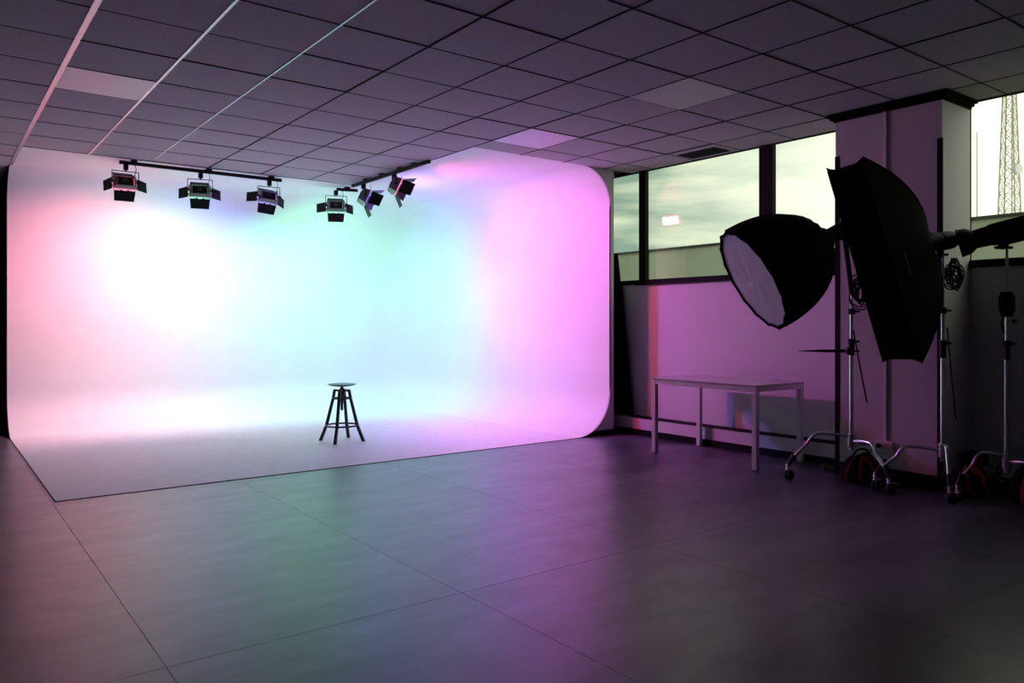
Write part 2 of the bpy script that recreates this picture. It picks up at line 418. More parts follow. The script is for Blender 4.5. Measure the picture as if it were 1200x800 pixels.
# ---- ceiling vent
vt = thing('ceiling_vent', 'dark rectangular air vent in the ceiling beside the windows', 'vent', (6.38, 5.15, CEIL))
bm = NB(); box(bm, -.13, .13, -.24, -.225, -.006, 0); box(bm, -.13, .13, .225, .24, -.006, 0); box(bm, -.13, -.115, -.24, .24, -.006, 0); box(bm, .115, .13, -.24, .24, -.006, 0)
obj('vent_frame', bm, M['blacktrim'], vt)
bm = NB(); box(bm, -.115, .115, -.225, .225, -.002, 0); obj('vent_duct', bm, M['gap'], vt)
for k in range(7):
    bm = NB(); box(bm, -.011, .011, -.225, .225, -.0007, .0007, Matrix.Translation((-.096+.032*k, 0, -.004)) @ Matrix.Rotation(.25, 4, 'Y')); obj('vent_slat', bm, M['blacktrim'], vt)

# ================================================================ TRACKS AND SPOTLIGHTS
def track(name, label, p0, p1, clamps, grp=None):
    p0, p1 = Vector(p0), Vector(p1); t = thing(name, label, 'light rail', p0)
    d = p1-p0; L = d.length; MM = look((0, 0, 0), d, (0, 0, 1))
    bm = NB(); box(bm, -.018, .018, -.018, .018, 0, L, MM, bev=.002); obj('rail', bm, M['spot'], t)
    for s in clamps:
        q = d*s
        bm = NB(); box(bm, q.x-.03, q.x+.03, q.y-.03, q.y+.03, .018, CEIL-p0.z); obj('ceiling_clamp', bm, M['spot'], t)
    return t
ZT = 2.995
track('lighting_track', 'long black ceiling track carrying the three left spotlights', (1.64, 9.10, ZT), (3.41, 9.10, ZT), (.08, .52, .93))
track('lighting_track', 'short black ceiling track piece holding the fourth spotlight from the left', (4.20, 9.27, ZT), (4.46, 9.20, ZT), (.5,))
track('lighting_track', 'black ceiling track running towards the camera with the two right spotlights', (4.26, 8.93, ZT), (4.26, 7.07, ZT), (.2, .42, .66, .83))

def spotlight(pos, head, az, pitch, doors, hue, watts, label, roll=0, pan=0, spread=124, sc=1.0, tint=None, tilt=48):
    """pos = track point, head = centre of the housing; az measured clockwise from +Y; doors = opening angles (left, right, top, bottom)"""
    pos, head = Vector(pos), Vector(head)
    t = thing('barn_door_spotlight', label, 'spotlight', pos, 'spotlights on the ceiling tracks')
    A = math.radians
    H = Matrix.Translation(head-pos) @ Matrix.Rotation(-A(az), 4, 'Z') @ Matrix.Rotation(-A(pitch), 4, 'X') @ Matrix.Rotation(A(roll), 4, 'Y')
    Y0 = Matrix.Translation(head-pos) @ Matrix.Rotation(-A(az), 4, 'Z')
    hw, hh, dp = .113*sc, .068*sc, .032*sc*sc
    # clamp
    bm = NB(); box(bm, -.022, .022, -.022, .022, -.06, 0, bev=.003); tube(bm, [(0, 0, -.05), (0, 0, -.075)], .009, 8); tube(bm, [(0, -.022, -.03), (0, -.045, -.03)], .009, 8)
    obj('clamp', bm, M['spot'], t)
    # yoke: thin square hoop
    zt = (pos.z-head.z)-.072; hy = hw+.018
    bm = NB(); pts = [(-hy, 0, 0), (-hy, 0, zt*.8), (-hy, 0, zt), (0, 0, zt), (hy, 0, zt), (hy, 0, zt*.8), (hy, 0, 0)]
    for a, b in zip(pts, pts[1:]): tube(bm, [a, b], .0042, 6, Y0)
    obj('yoke', bm, M['spot'], t)
    for s in (-1, 1):
        bm = NB(); tube(bm, [(s*(hw-.002), 0, 0), (s*(hw+.034), 0, 0)], .013, 10, Y0); obj('knob', bm, M['spot'], t)
    # housing
    bm = NB()
    bw, bh = hw*.86, hh*.86
    def ring(y, w, h): return [bm.verts.new((sx*w, y, sz*h)) for sx, sz in ((-1, -1), (1, -1), (1, 1), (-1, 1))]
    R = [ring(-dp, bw*.96, bh*.96), ring(-dp*.8, bw, bh), ring(dp*.4, hw, hh), ring(dp, hw, hh)]
    for a, b in zip(R, R[1:]):
        for k in range(4): bm.faces.new((a[k], a[(k+1) % 4], b[(k+1) % 4], b[k]))
    # rear face as a rim round the black back panel
    inner = [bm.verts.new((sx*bw*.80, -dp, sz*bh*.78)) for sx, sz in ((-1, -1), (1, -1), (1, 1), (-1, 1))]
    for k in range(4): bm.faces.new((R[0][k], R[0][(k+1) % 4], inner[(k+1) % 4], inner[k]))
    bmesh.ops.transform(bm, matrix=H, verts=bm.verts); obj('housing', bm, M['spotframe'], t)
    bm = NB(); box(bm, -bw*.80, bw*.80, -dp+.004, -dp+.008, -bh*.78, bh*.78, H); back = obj('back_panel', bm, M['spot'], t)
    bm = NB()
    for k in range(7): box(bm, -bw*.7+k*bw*.233-.002, -bw*.7+k*bw*.233+.002, -dp-.002, -dp+.004, -bh*.66, bh*.66, H)
    obj('heat_sink', bm, M['spot'], t)
    bm = NB(); box(bm, -.03, .02, -dp-.006, -dp+.004, -.012, .02, H, bev=.002); obj('control_display', bm, M['label'], t)
    # front lens
    bm = NB(); box(bm, -hw*.92, hw*.92, dp-.002, dp+.002, -hh*.90, hh*.90, H); obj('lens', bm, M['lens_'+hue], t)
    # door frame standing off the housing on four posts: light leaks through the slit
    bm = NB(); yf = dp+.016
    for s in (-1, 1):
        box(bm, -hw-.004, hw+.004, yf-.002, yf+.002, s*(hh+.002)-.004, s*(hh+.002)+.004, H)
        box(bm, s*(hw+.002)-.004, s*(hw+.002)+.004, yf-.002, yf+.002, -hh-.004, hh+.004, H)
        for q in (-1, 1): box(bm, s*hw-.003, s*hw+.003, dp-.004, yf, q*hh-.003, q*hh+.003, H)
    obj('door_frame', bm, M['spotframe'], t)
    # barn doors
    L_, R_, T_, B_ = [A(d) for d in doors]; dl = .135*sc
    def door(edge, ang):
        bm = NB(); e = 0.007
        if edge in 'LR':
            s = -1 if edge == 'L' else 1
            a = Matrix.Translation((s*(hw+.006), yf, 0)) @ Matrix.Rotation(-s*ang, 4, 'Z')
            poly = [(-hh*.95, e), (hh*.95, e), (hh*.88, dl), (-hh*.88, dl)]
            MM = H @ a @ axes((0, 0, 0), (0, 0, 1), (0, 1, 0), (-1, 0, 0))
        else:
            s = 1 if edge == 'T' else -1
            a = Matrix.Translation((0, yf, s*(hh+.006))) @ Matrix.Rotation(s*ang, 4, 'X')
            poly = [(-hw*.95, e), (hw*.95, e), (hw*.86, dl*.92), (-hw*.86, dl*.92)]
            MM = H @ a
        prism(bm, poly, -.001, .001, MM)
        for q in (-.5, .5): tube(bm, [(q*hh-.012, .003, 0), (q*hh+.012, .003, 0)], .004, 6, MM)
        obj('barn_door', bm, M['spot'], t)
    door('L', L_); door('R', R_); door('T', T_); door('B', B_)
    # mains cable looped to the track
    Vh = H @ Vector((.05, -dp, bh*.5))
    bm = NB(); tube(bm, smooth_path([Vh, Vh+Vector((.03, -.06, .03)), Vector((.07, -.03, -.14)), Vector((.10, 0, -.05)), Vector((.09, 0, .0))], 5), .0032, 5); obj('power_cable', bm, M['rubber'], t)
    # the lamp
    ld = bpy.data.lights.new('lamp_'+hue, 'AREA'); ld.shape = 'RECTANGLE'; ld.size = hw*1.7; ld.size_y = hh*1.6
    ld.energy = watts; ld.spread = A(spread); ld.color = {'red': RED, 'green': GRN, 'blue': BLU}[hue] if tint is None else tint
    lo = bpy.data.objects.new('lamp', ld); COL.objects.link(lo); lo.parent = t
    lo.matrix_local = H @ Matrix.Translation((0, dp+.036, 0)) @ Matrix.Rotation(-A(pan), 4, 'Z') @ Matrix.Rotation(PI/2-A(tilt), 4, 'X')
    return t
def head_at(u, v, y=None, x=None):
    r = (u-600)/FPX; D = Vector((r*CS+SN, -r*SN+CS, (HZ-v)/FPX))
    k = (y/D.y) if y else x/D.x
    return D*k+Vector((0, 0, EYE))
h1 = head_at(147, 213, y=9.12); spotlight((h1.x, 9.10, ZT-.018), h1, 0, 14, (30, 58, 42, 55), 'red', 46, 'spotlight with red glowing rim, first from the left on the long track', spread=140, tint=(1.0, .10, .26))
h2 = head_at(234.5, 223, y=9.12); spotlight((h2.x, 9.10, ZT-.018), h2, 13, 14, (50, 52, 42, 55), 'green', 33, 'spotlight with green glowing rim in the middle of the long track', pan=-20, spread=150)
h3 = head_at(315, 230, y=9.12); spotlight((h3.x, 9.10, ZT-.018), h3, 4, 16, (55, 48, 42, 55), 'blue', 36, 'spotlight with blue glowing rim at the right end of the long track', roll=7, pan=-24, spread=150)
h4 = head_at(394, 241, y=9.25); spotlight((h4.x, 9.26, ZT-.018), h4, 20, 14, (62, 52, 42, 55), 'green', 50, 'spotlight with yellow-green rim on the short track piece', pan=12, spread=165)
h5 = head_at(426, 230, x=4.26); spotlight((4.26, h5.y, ZT-.018), h5, 108, 24, (45, 32, 30, 44), 'blue', 84, 'side-on spotlight with bright bluish rim, second from the right', pan=5, spread=165, sc=1.2, tilt=16)
h6 = head_at(462, 217, x=4.26); spotlight((4.26, h6.y, ZT-.018), h6, 112, 24, (45, 32, 30, 44), 'red', 37, 'side-on spotlight with glowing orange rim, nearest the right end of the track', pan=10, spread=140, sc=1.2, tilt=16)

# ================================================================ STOOL
sc_ = (3.573, 7.75)
st = thing('swivel_stool', 'black swivel stool with round seat and foot ring standing on the white cove floor', 'stool', (*sc_, .004))
bm = NB(); lathe(bm, [(0, .588), (.05, .588), (.12, .598), (.150, .609), (.152, .613), (.148, .616), (.10, .610), (0, .606)], 32); obj('seat', bm, M['seat'], st, smooth=.8)
bm = NB(); lathe(bm, [(0, .33), (.011, .33), (.013, .34)]+[(.013+.0015*(k % 2), .345+.006*k) for k in range(40)]+[(.013, .588), (0, .588)], 12); obj('spindle', bm, M['stool'], st)
bm = NB(); lathe(bm, [(0, .50), (.024, .50), (.028, .51), (.028, .56), (.018, .575), (0, .575)], 20); obj('hub', bm, M['stool'], st, smooth=.6)
for k in range(4):
    a = PI/4+k*PI/2+.05; c, s = math.cos(a), math.sin(a)
    bm = NB(); wv = .0145
    def sec(r, z, t): return [(c*(r-t)-s*wv, s*(r-t)+c*wv, z), (c*(r+t)-s*wv, s*(r+t)+c*wv, z), (c*(r+t)+s*wv, s*(r+t)-c*wv, z), (c*(r-t)+s*wv, s*(r-t)-c*wv, z)]
    R = [[bm.verts.new(p) for p in sec(r, z, t)] for r, z, t in ((.238, 0, .017), (.17, .17, .0155), (.095, .465, .014), (.080, .548, .013), (.074, .558, .010))]
    bm.faces.new(R[0]); bm.faces.new(R[-1][::-1])
    for a_, b_ in zip(R, R[1:]):
        for q in range(4): bm.faces.new((a_[q], a_[(q+1) % 4], b_[(q+1) % 4], b_[q]))
    # arm bending in to the hub
    box(bm, .02, .085, -wv, wv, .535, .556, Matrix.Rotation(a, 4, 'Z'), bev=.003)
    obj('leg', bm, M['stool'], st)
for r, z, th in ((.173, .17, .0095), (.098, .462, .0075)):
    bm = NB(); n = 40; pts = [(r*math.cos(2*PI*k/n), r*math.sin(2*PI*k/n), z) for k in range(n+1)]
    tube(bm, pts, th, 8, caps=False); bmesh.ops.remove_doubles(bm, verts=bm.verts, dist=.0005)
    obj('foot_ring' if z < .3 else 'brace_ring', bm, M['stool'], st, smooth=1)

# ================================================================ TABLE
tx0, tx1, ty0, ty1 = 5.70, 6.425, 4.03, 5.24
tb = thing('table', 'plain white four-legged table standing in front of the low duct under the windows', 'table', ((tx0+tx1)/2, (ty0+ty1)/2, 0))
a, b = (tx1-tx0)/2, (ty1-ty0)/2; lw = .045
bm = NB(); box(bm, -a, a, -b, b, .722, .738, bev=.002); obj('tabletop', bm, M['tabletop'], tb)
for sx in (-1, 1):
    for sy in (-1, 1):
        x, y = sx*(a-lw/2-.002), sy*(b-lw/2-.002)
        bm = NB(); box(bm, x-lw/2, x+lw/2, y-lw/2, y+lw/2, .006, .722, bev=.002); l = obj('leg', bm, M['table'], tb)
        bm = NB(); box(bm, x-.018, x+.018, y-.018, y+.018, 0, .006); obj('foot_pad', bm, M['rubber'], l)
for sy in (-1, 1):
    bm = NB(); y = sy*(b-.014); box(bm, -a+lw, a-lw, y-.010, y+.010, .678, .722); obj('apron', bm, M['table'], tb)
for sx in (-1, 1):
    bm = NB(); x = sx*(a-.014); box(bm, x-.010, x+.010, -b+lw, b-lw, .678, .722); obj('apron', bm, M['table'], tb)

# ================================================================ BLACK CLOTH BUNDLE leaning behind the cove corner
cb = thing('black_curtain', 'tall bundle of black cloth leaning against the wall behind the white cove corner', 'curtain', (6.53, 6.45, .204))
bm = NB(); n = 26; L = 9; rows = []
for j in range(L+1):
    t = j/L; z = 1.90*t
    yn = -.17+.27*t          # near edge retreats towards the top
    ring = []
    for k in range(n):
        a = 2*PI*k/n; hw_ = (.40-yn)/2; cy = (.40+yn)/2
        rr = 1+.05*math.sin(9*a+.4*j)
        ring.append(bm.verts.new((.045*math.cos(a)*rr+.012*t, cy+hw_*math.sin(a)*rr if abs(math.sin(a)) > .0 else cy, z)))
    rows.append(ring)
for a_, b_ in zip(rows, rows[1:]):
    for k in range(n): bm.faces.new((a_[k], a_[(k+1) % n], b_[(k+1) % n], b_[k]))
bm.faces.new(rows[0][::-1]); bm.faces.new(rows[-1]); obj('cloth', bm, M['blackfab'], cb, smooth=1.2)

# ================================================================ C-STANDS
def caster(p, parent, side):
    """p = floor contact; built under the foot"""
    p = Vector(p)
    bm = NB(); tube(bm, [p+Vector((0, 0, .078)), p+Vector((0, 0, .135))], .013, 10); box(bm, p.x-.017, p.x+.017, p.y-.017, p.y+.017, p.z+.074, p.z+.088, bev=.003)
    tube(bm, [p+Vector((0, 0, .105)), p+Vector((0, 0, .12))], .017, 10)
    c = obj('caster_fork', bm, M['chrome'], parent, smooth=.6)
    d = Vector((side[0], side[1], 0)).normalized(); e = Vector((-d.y, d.x, 0))
    for q in (-1, 1):
        bm = NB(); lathe(bm, [(0, -.009), (.033, -.009), (.037, -.004), (.037, .004), (.033, .009), (0, .009)], 20, look(p+d*.016+e*.014*q+Vector((0, 0, .038)), e)); obj('wheel', bm, M['rubber'], c, smooth=.6)
    bm = NB(); box(bm, -.022, .022, 0, .07, -.003, .003, axes(p+d*.0+Vector((0, 0, .084)), e, d, (0, 0, 1)), bev=.002); obj('brake_pedal', bm, M['dchrome'], c)
def cstand(label, base, feet, top, junc, name='rolling_light_stand', dark=False):
    base = Vector(base); t = thing(name, label, 'light stand', base, 'rolling light stands')
    m1, m2 = M['chrome'], M['dchrome']
    # main column
    bm = NB(); tube(bm, [(0, 0, junc-.115), (0, 0, 1.02)], .0175, 14); obj('pole', bm, M['dchrome'] if dark else M['chrome'], t, smooth=.6)
    bm = NB(); tube(bm, [(0, 0, 1.02), (0, 0, 1.14)], .023, 14); obj('pole_sleeve', bm, M['rubber'], t, smooth=.6)
    bm = NB(); tube(bm, [(0, 0, 1.14), (0, 0, min(top, 1.38))], .0135, 12); obj('pole', bm, m1, t, smooth=.6)
    if top > 1.38:
        bm = NB(); tube(bm, [(0, 0, 1.38), (0, 0, top)], .009, 10); obj('pole', bm, m2, t, smooth=.6)
    for z in (1.13, 1.37):
        if z < top:
            bm = NB(); lathe(bm, [(0, -.024), (.027, -.022), (.027, .022), (0, .024)], 14, Matrix.Translation((0, 0, z))); box(bm, .01, .045, -.012, .012, z-.015, z+.015, bev=.003)
            c = obj('lock_collar', bm, M['spot'], t)
            bm = NB(); tube(bm, [(.04, 0, z), (.065, 0, z)], .008, 8); box(bm, .062, .072, -.030, .030, z-.009, z+.009, bev=.003); obj('locking_knob', bm, M['spot'], c)
    # leg hubs and bent legs
    for k, (fx, fy) in enumerate(feet):
        f = Vector((fx-base.x, fy-base.y, 0)); d = f.normalized(); R = f.length
        zj = junc-.035*k
        bm = NB(); lathe(bm, [(0, -.018), (.030, -.018), (.032, 0), (.030, .018), (0, .018)], 16, Matrix.Translation((0, 0, zj))); hub = obj('leg_hub', bm, m2, t, smooth=.6)
        q = lambda r, z: tuple(d*r+Vector((0, 0, z)))
        pts = smooth_path([q(.02, zj), q(R*.30, zj+.012), q(R*.52, zj+.012), q(R*.62, zj-.02), q(R*.70, zj-.075), q(R*.94, .17)], 6)
        bm = NB(); tube(bm, pts, .0125, 10); obj('leg', bm, m1 if not dark else m2, t, smooth=1)
        bm = NB(); tube(bm, [q(R*.90, .205), q(R*.97, .135), q(R*1.0, .118)], [.018, .018, .016], 12); obj('leg_sleeve', bm, M['rubber'], t, smooth=.8)
        caster(q(R, 0), t, (d.x*.5+.85, d.y*.5-.5))
    return t
A0 = Vector((5.88, 3.27, 0))
cstand('chrome wheeled stand holding the deep round softbox, left of the column', A0, [(5.60, 3.66), (5.72, 2.89), (6.04, 3.06)], 1.52, .375)
pB = site(1105, 515, 5.68); B0 = Vector((pB.x, pB.y, 0))
fB = site(1113, 590, 5.46)
cstand('chrome wheeled stand at the column corner holding the tall strip softbox', B0, [(fB.x, fB.y), (5.77, 3.02), (6.37, 2.60)], 1.86, .375)
pC = site(1180, 536, 5.44); C0 = Vector((pC.x, pC.y, 0))
fC = site(1122, 588, 5.52)
cstand('dark steel wheeled stand at the right edge of the picture, under the tilted lamp', C0, [(fC.x, fC.y), (5.92, 1.84), (6.44, 2.42)], 1.86, .34, dark=True)

# grip arm, cable coil, hanging cables
ga = thing('grip_arm', 'thin black arm sticking out sideways from the softbox stand, above the table', 'arm', (A0.x, A0.y, 1.05))
P = lambda u, v, w, o: site(u, v, w)-Vector(o)
o_ = (A0.x, A0.y, 1.05)
bm = NB(); e0, e1 = P(996, 411, 6.15, o_), P(936, 411, 6.25, o_)
tube(bm, [e0, e0.lerp(e1, .55), e1], [.014, .011, .003], 10); obj('arm_rod', bm, M['spot'], ga, smooth=.8)
bm = NB(); lathe(bm, [(0, -.02), (.032, -.02), (.034, 0), (.032, .02), (0, .02)], 16, look(P(996, 411, 6.12, o_), cdir(0, 0, -1))); obj('grip_head', bm, M['spot'], ga, smooth=.6)
bm = NB(); box(bm, -.012, .012, -.045, .045, -.008, .008, Matrix.Translation(P(1000, 411, 6.08, o_)), bev=.003); obj('locking_knob', bm, M['spot'], ga)

def coil(name, label, c, r, n, o, hz=1.0):
    t = thing(name, label, 'cable', o); o = Vector(o); c = Vector(c)
    bm = NB()
    for k in range(n):
        rr = r*random.uniform(.45, 1.0); pts = []
        off = Vector((random.uniform(-.012, .012), random.uniform(-.012, .012), random.uniform(-.02, .02)))
        tl = random.uniform(-.25, .25)
        for q in range(21):
            a = 2*PI*q/20
            v = cdir(1, 0, 0)*(math.cos(a)*rr*.55+.02*math.sin(2*a+k))+Vector((0, 0, math.sin(a)*rr*hz))+cdir(0, 0, 1)*(tl*rr*math.sin(a+k))
            pts.append(c+off+v-o)
        tube(bm, pts, .0058, 5)
    obj('cable_loops', bm, M['rubber'], t, smooth=1)
    bm = NB(); box(bm, c.x-o.x-.012, c.x-o.x+.012, c.y-o.y-.02, c.y-o.y+.02, c.z-o.z+r*hz*.75, c.z-o.z+r*hz*1.15, bev=.003); obj('cable_tie', bm, M['rubber'], t)
    return t
cA = site(1008, 342, 6.05)
coil('cable_coil', 'coiled black cable hanging on the stand of the round softbox', cA, .125, 12, (A0.x, A0.y, cA.z), 1.0)
cB = site(1118, 322, 5.7)
coil('cable_coil', 'coiled black cable hanging on the stand of the strip softbox', cB, .115, 11, (B0.x, B0.y, cB.z), .95)
def hang(label, pts, o, r=.006):
    t = thing('hanging_cable', label, 'cable', o); bm = NB(); tube(bm, smooth_path([p-Vector(o) for p in pts], 5), r, 6); obj('cable', bm, M['rubber'], t, smooth=1)
hang('black cable hanging beside the chrome pole of the round softbox stand', [site(1000, 386, 6.1), site(1006, 420, 6.08), site(1016, 472, 6.05)], (A0.x, A0.y, .8))
hang('black cable hanging beside the chrome pole of the strip softbox stand', [site(1110, 384, 5.7), site(1114, 430, 5.68), site(1120, 491, 5.66)], (B0.x, B0.y, .8))
# thin hanging tail below the clamp bag on the third stand
cl_ = thing('cable_pouch', 'black pouch strapped on the dark stand at the right edge', 'pouch', (C0.x, C0.y, 1.3))
w_ = 5.38; pc0 = Vector((C0.x, C0.y, 1.3))
bm = NB(); q0, q1 = site(1180, 342, w_)-pc0, site(1180, 371, w_)-pc0
tube(bm, [q0, q0.lerp(q1, .2), q0.lerp(q1, .7), q1], [.036, .052, .050, .034], 12); obj('pouch_body', bm, M['blackfab'], cl_, smooth=1)
bm = NB(); box(bm, -.022, .022, -.012, .012, -.012, .012, Matrix.Translation(site(1189, 376, w_)-pc0), bev=.004); obj('buckle', bm, M['spot'], cl_)
bm = NB(); tube(bm, smooth_path([site(1176, 371, w_)-pc0, site(1174, 380, w_)-pc0, site(1177, 390, w_)-pc0], 4), .007, 6); obj('strap_end', bm, M['rubber'], cl_)

# ================================================================ DEEP ROUND SOFTBOX
n1 = cdir(-.875, -.49, -.06)
c1 = site(881, 328.5, 5.98)
Rr, Dp = .435, .66
sb = thing('deep_round_softbox', 'deep black round softbox with white diffuser facing down left', 'softbox', c1-n1*Dp)
back = c1-n1*Dp
MS = look((0, 0, 0), n1)       # local z = facing direction, origin at the rear ring
NR = 16
def prof1(t):                  # 0 = rear ring, 1 = mouth
    return .08+(Rr-.08)*(1-(1-min(1, t*1.04))**2.2)**.62
def radial(bm, ts, fn, sag, seg=64):
    rings = []
    for t in ts:
        ring = []
        for k in range(seg):
            a = 2*PI*k/seg; ph = (k % (seg//NR))/(seg//NR)
            s = 1-sag*4*ph*(1-ph)*(.3+.7*t)
            r = fn(t)*s; ring.append(bm.verts.new((r*math.cos(a), r*math.sin(a), t*Dp)))
        rings.append(ring)
    for a_, b_ in zip(rings, rings[1:]):
        for k in range(seg): bm.faces.new((a_[k], a_[(k+1) % seg], b_[(k+1) % seg], b_[k]))
    return rings
bm = NB(); radial(bm, [k/14 for k in range(15)], prof1, .035); bmesh.ops.transform(bm, matrix=MS, verts=bm.verts)
sh = obj('fabric_shell', bm, M['fabric'], sb, smooth=.35)
bm = NB(); seg = 64; r0 = []; r1 = []
for k in range(seg):
    a = 2*PI*k/seg; ph = (k % 4)/4; s = 1-.035*4*ph*(1-ph)
    r0.append(bm.verts.new((prof1(1)*s*1.004*math.cos(a), prof1(1)*s*1.004*math.sin(a), Dp-.022)))
    r1.append(bm.verts.new((prof1(1)*s*.95*math.cos(a), prof1(1)*s*.95*math.sin(a), Dp+.006)))
for k in range(seg): bm.faces.new((r0[k], r0[(k+1) % seg], r1[(k+1) % seg], r1[k]))
bmesh.ops.transform(bm, matrix=MS, verts=bm.verts); obj('rim_band', bm, M['fabric'], sb, smooth=.35)
bm = NB()
rings = []
for q in range(7):
    ring = []
    for k in range(seg):
        a = 2*PI*k/seg; ph = (k % 4)/4; s = 1-.035*4*ph*(1-ph); r = prof1(1)*.955*s*(q+.001)/6
        ring.append(bm.verts.new((r*math.cos(a), r*math.sin(a), Dp-.012+.007*math.sin(a*5+q*.8)*(q/6)*(1-q/6)*2)))
    rings.append(ring)
for a_, b_ in zip(rings, rings[1:]):
    for k in range(seg): bm.faces.new((a_[k], a_[(k+1) % seg], b_[(k+1) % seg], b_[k]))
bmesh.ops.transform(bm, matrix=MS, verts=bm.verts); obj('diffuser', bm, M['diff'], sb, smooth=1)
for k in range(NR):
    a = 2*PI*k/NR; bm = NB()
    tube(bm, [((prof1(t)+.004)*math.cos(a), (prof1(t)+.004)*math.sin(a), t*Dp) for t in [q/12 for q in range(13)]], .004, 5, MS)
    obj('rib', bm, M['fabric'], sb, smooth=1)
bm = NB(); lathe(bm, [(.0, -.03), (.088, -.03), (.088, .02), (.0, .02)], 24, MS); obj('mount_ring', bm, M['spot'], sb, smooth=.6)
bm = NB(); tube(bm, [((prof1(t)+.006)*math.cos(-2.5), (prof1(t)+.006)*math.sin(-2.5), t*Dp) for t in (.62, .7, .78)], .006, 4, MS); obj('sewn_label', bm, M['label'], sb)

def strobe(name, label, tail, d, L=.34, r=.062, mount=None):
    d = Vector(d).normalized(); o = Vector(tail); t = thing(name, label, 'studio light', o); K = look((0, 0, 0), d)
    bm = NB(); lathe(bm, [(0, 0), (r*.82, 0), (r*.92, .012), (r, .05), (r, L*.55), (r*.94, L*.56), (r*.94, L*.60), (r, L*.61), (r, L*.92), (r*1.06, L*.93), (r*1.06, L), (0, L)], 24, K); b = obj('body', bm, M['strobe'], t, smooth=.5)
    bm = NB(); box(bm, -.045, .045, -.03, .03, -.003, .002, K, bev=.001); obj('control_panel', bm, M['label'], t)
    bm = NB(); pts = smooth_path([(-.05, .0, .02), (-.05, .0, -.035), (.05, .0, -.035), (.05, .0, .02)], 4); tube(bm, [(p[0], p[1]+r*.2, p[2]) for p in pts], .007, 6, K); obj('handle', bm, M['strobe'], t)
    if mount is not None:
        m0 = Vector(mount)-o; ax = d*(L*.5)
        bm = NB(); dn = Vector((0, 0, -1)); tube(bm, [ax+dn*r*.8, ax+dn*(r+.05)], .024, 10); tube(bm, [ax+dn*(r+.04), m0], [.020, .020], 10)
        s = cdir(1, 0, 0); tube(bm, [ax+dn*(r+.03)-s*.05, ax+dn*(r+.03)+s*.055], .010, 8); obj('mount_bracket', bm, M['spot'], t)
        bm = NB(); tube(bm, [m0+s*.015, m0+s*.05], .009, 8); box(bm, m0.x+s.x*.045-.012, m0.x+s.x*.045+.012, m0.y+s.y*.045-.012, m0.y+s.y*.045+.012, m0.z-.02, m0.z+.02, bev=.003); obj('tilt_knob', bm, M['spot'], t)
    return t
strobe('studio_strobe', 'black studio flash head behind the deep round softbox', back-n1*.36, n1, .33, .060, (A0.x, A0.y, 1.53))

# ================================================================ STRIP SOFTBOX
nB = cdir(-.888, -.315, -.335)
SB = cdir(.34, .04, -.94); SB = (SB-nB*SB.dot(nB)).normalized(); LB = nB.cross(SB); LB = -LB if LB.z > 0 else LB
c2 = site(1023, 309, 5.42)
hwS, hlS, DS = .168, .735, .52
K2 = axes((0, 0, 0), SB, LB, nB)      # local x = width, y = down the length, z = facing
o2 = c2-nB*DS
st2 = thing('strip_softbox', 'tall tilted black strip softbox with fabric grid, in front of the column', 'softbox', o2)
bm = NB(); NS, NT = 6, 20
ms = [.09, .16, .25, .35, .46, .57, .68, .78, .87, .94, 1.0]
def zprof(m): return DS*(1-(1-m**2.3)*1.0)
per = []
for k in range(NS): per.append((-1+2*k/NS, -1))
for k in range(NT): per.append((1, -1+2*k/NT))
for k in range(NS): per.append((1-2*k/NS, 1))
for k in range(NT): per.append((-1, 1-2*k/NT))
rings = []
for m in ms:
    ring = []
    for (s, t) in per:
        puff = 1+.10*(1-m)      # sides bow out
        mw = m**.55
        conc = 1-.05*m*(1-s*s)*(1 if abs(t) == 1 else 0)
        ring.append(bm.verts.new((s*hwS*mw, t*hlS*m*conc, zprof(m))))
    rings.append(ring)
n = len(per)
for a_, b_ in zip(rings, rings[1:]):
    for k in range(n): bm.faces.new((a_[k], a_[(k+1) % n], b_[(k+1) % n], b_[k]))
ends = [ [v.co.copy() for v in r] for r in rings]
bmesh.ops.transform(bm, matrix=K2, verts=bm.verts); obj('fabric_shell', bm, M['fabric'], st2, smooth=.5)
for (s, t) in ((-1, -1), (1, -1), (1, 1), (-1, 1)):
    bm = NB(); tube(bm, [(s*(hwS*m**.55+.002), t*(hlS*m+.002), zprof(m)) for m in ms], .004, 5, K2); obj('rod', bm, M['fabric'], st2, smooth=1)
bm = NB(); box(bm, -hwS*.97, hwS*.97, -hlS*.955, hlS*.955, DS-.045, DS-.040, K2); obj('diffuser', bm, M['fabric'], st2)
# egg-crate grid, thin crossing straps
bm = NB(); 
for k in range(1, 6): x = -hwS+2*hwS*k/6; box(bm, x-.0015, x+.0015, -hlS*.955, hlS*.955, DS-.040, DS, K2)
obj('grid_strap_long', bm, M['grid'], st2, kind='stuff')
for k in range(1, 24):
    y = -hlS+2*hlS*k/24; bm = NB(); box(bm, -hwS*.98, hwS*.98, y-.0015, y+.0015, DS-.040, DS, K2); obj('grid_strap', bm, M['grid'], st2)
bm = NB()
for (xa, xb, ya, yb) in ((-hwS, hwS, -hlS*.965, -hlS*.93), (-hwS, hwS, hlS*.93, hlS*.965), (-hwS, -hwS*.9, -hlS*.95, hlS*.95), (hwS*.9, hwS, -hlS*.95, hlS*.95)):
    box(bm, xa, xb, ya, yb, DS-.004, DS+.003, K2)
obj('front_hem', bm, M['fabric'], st2)
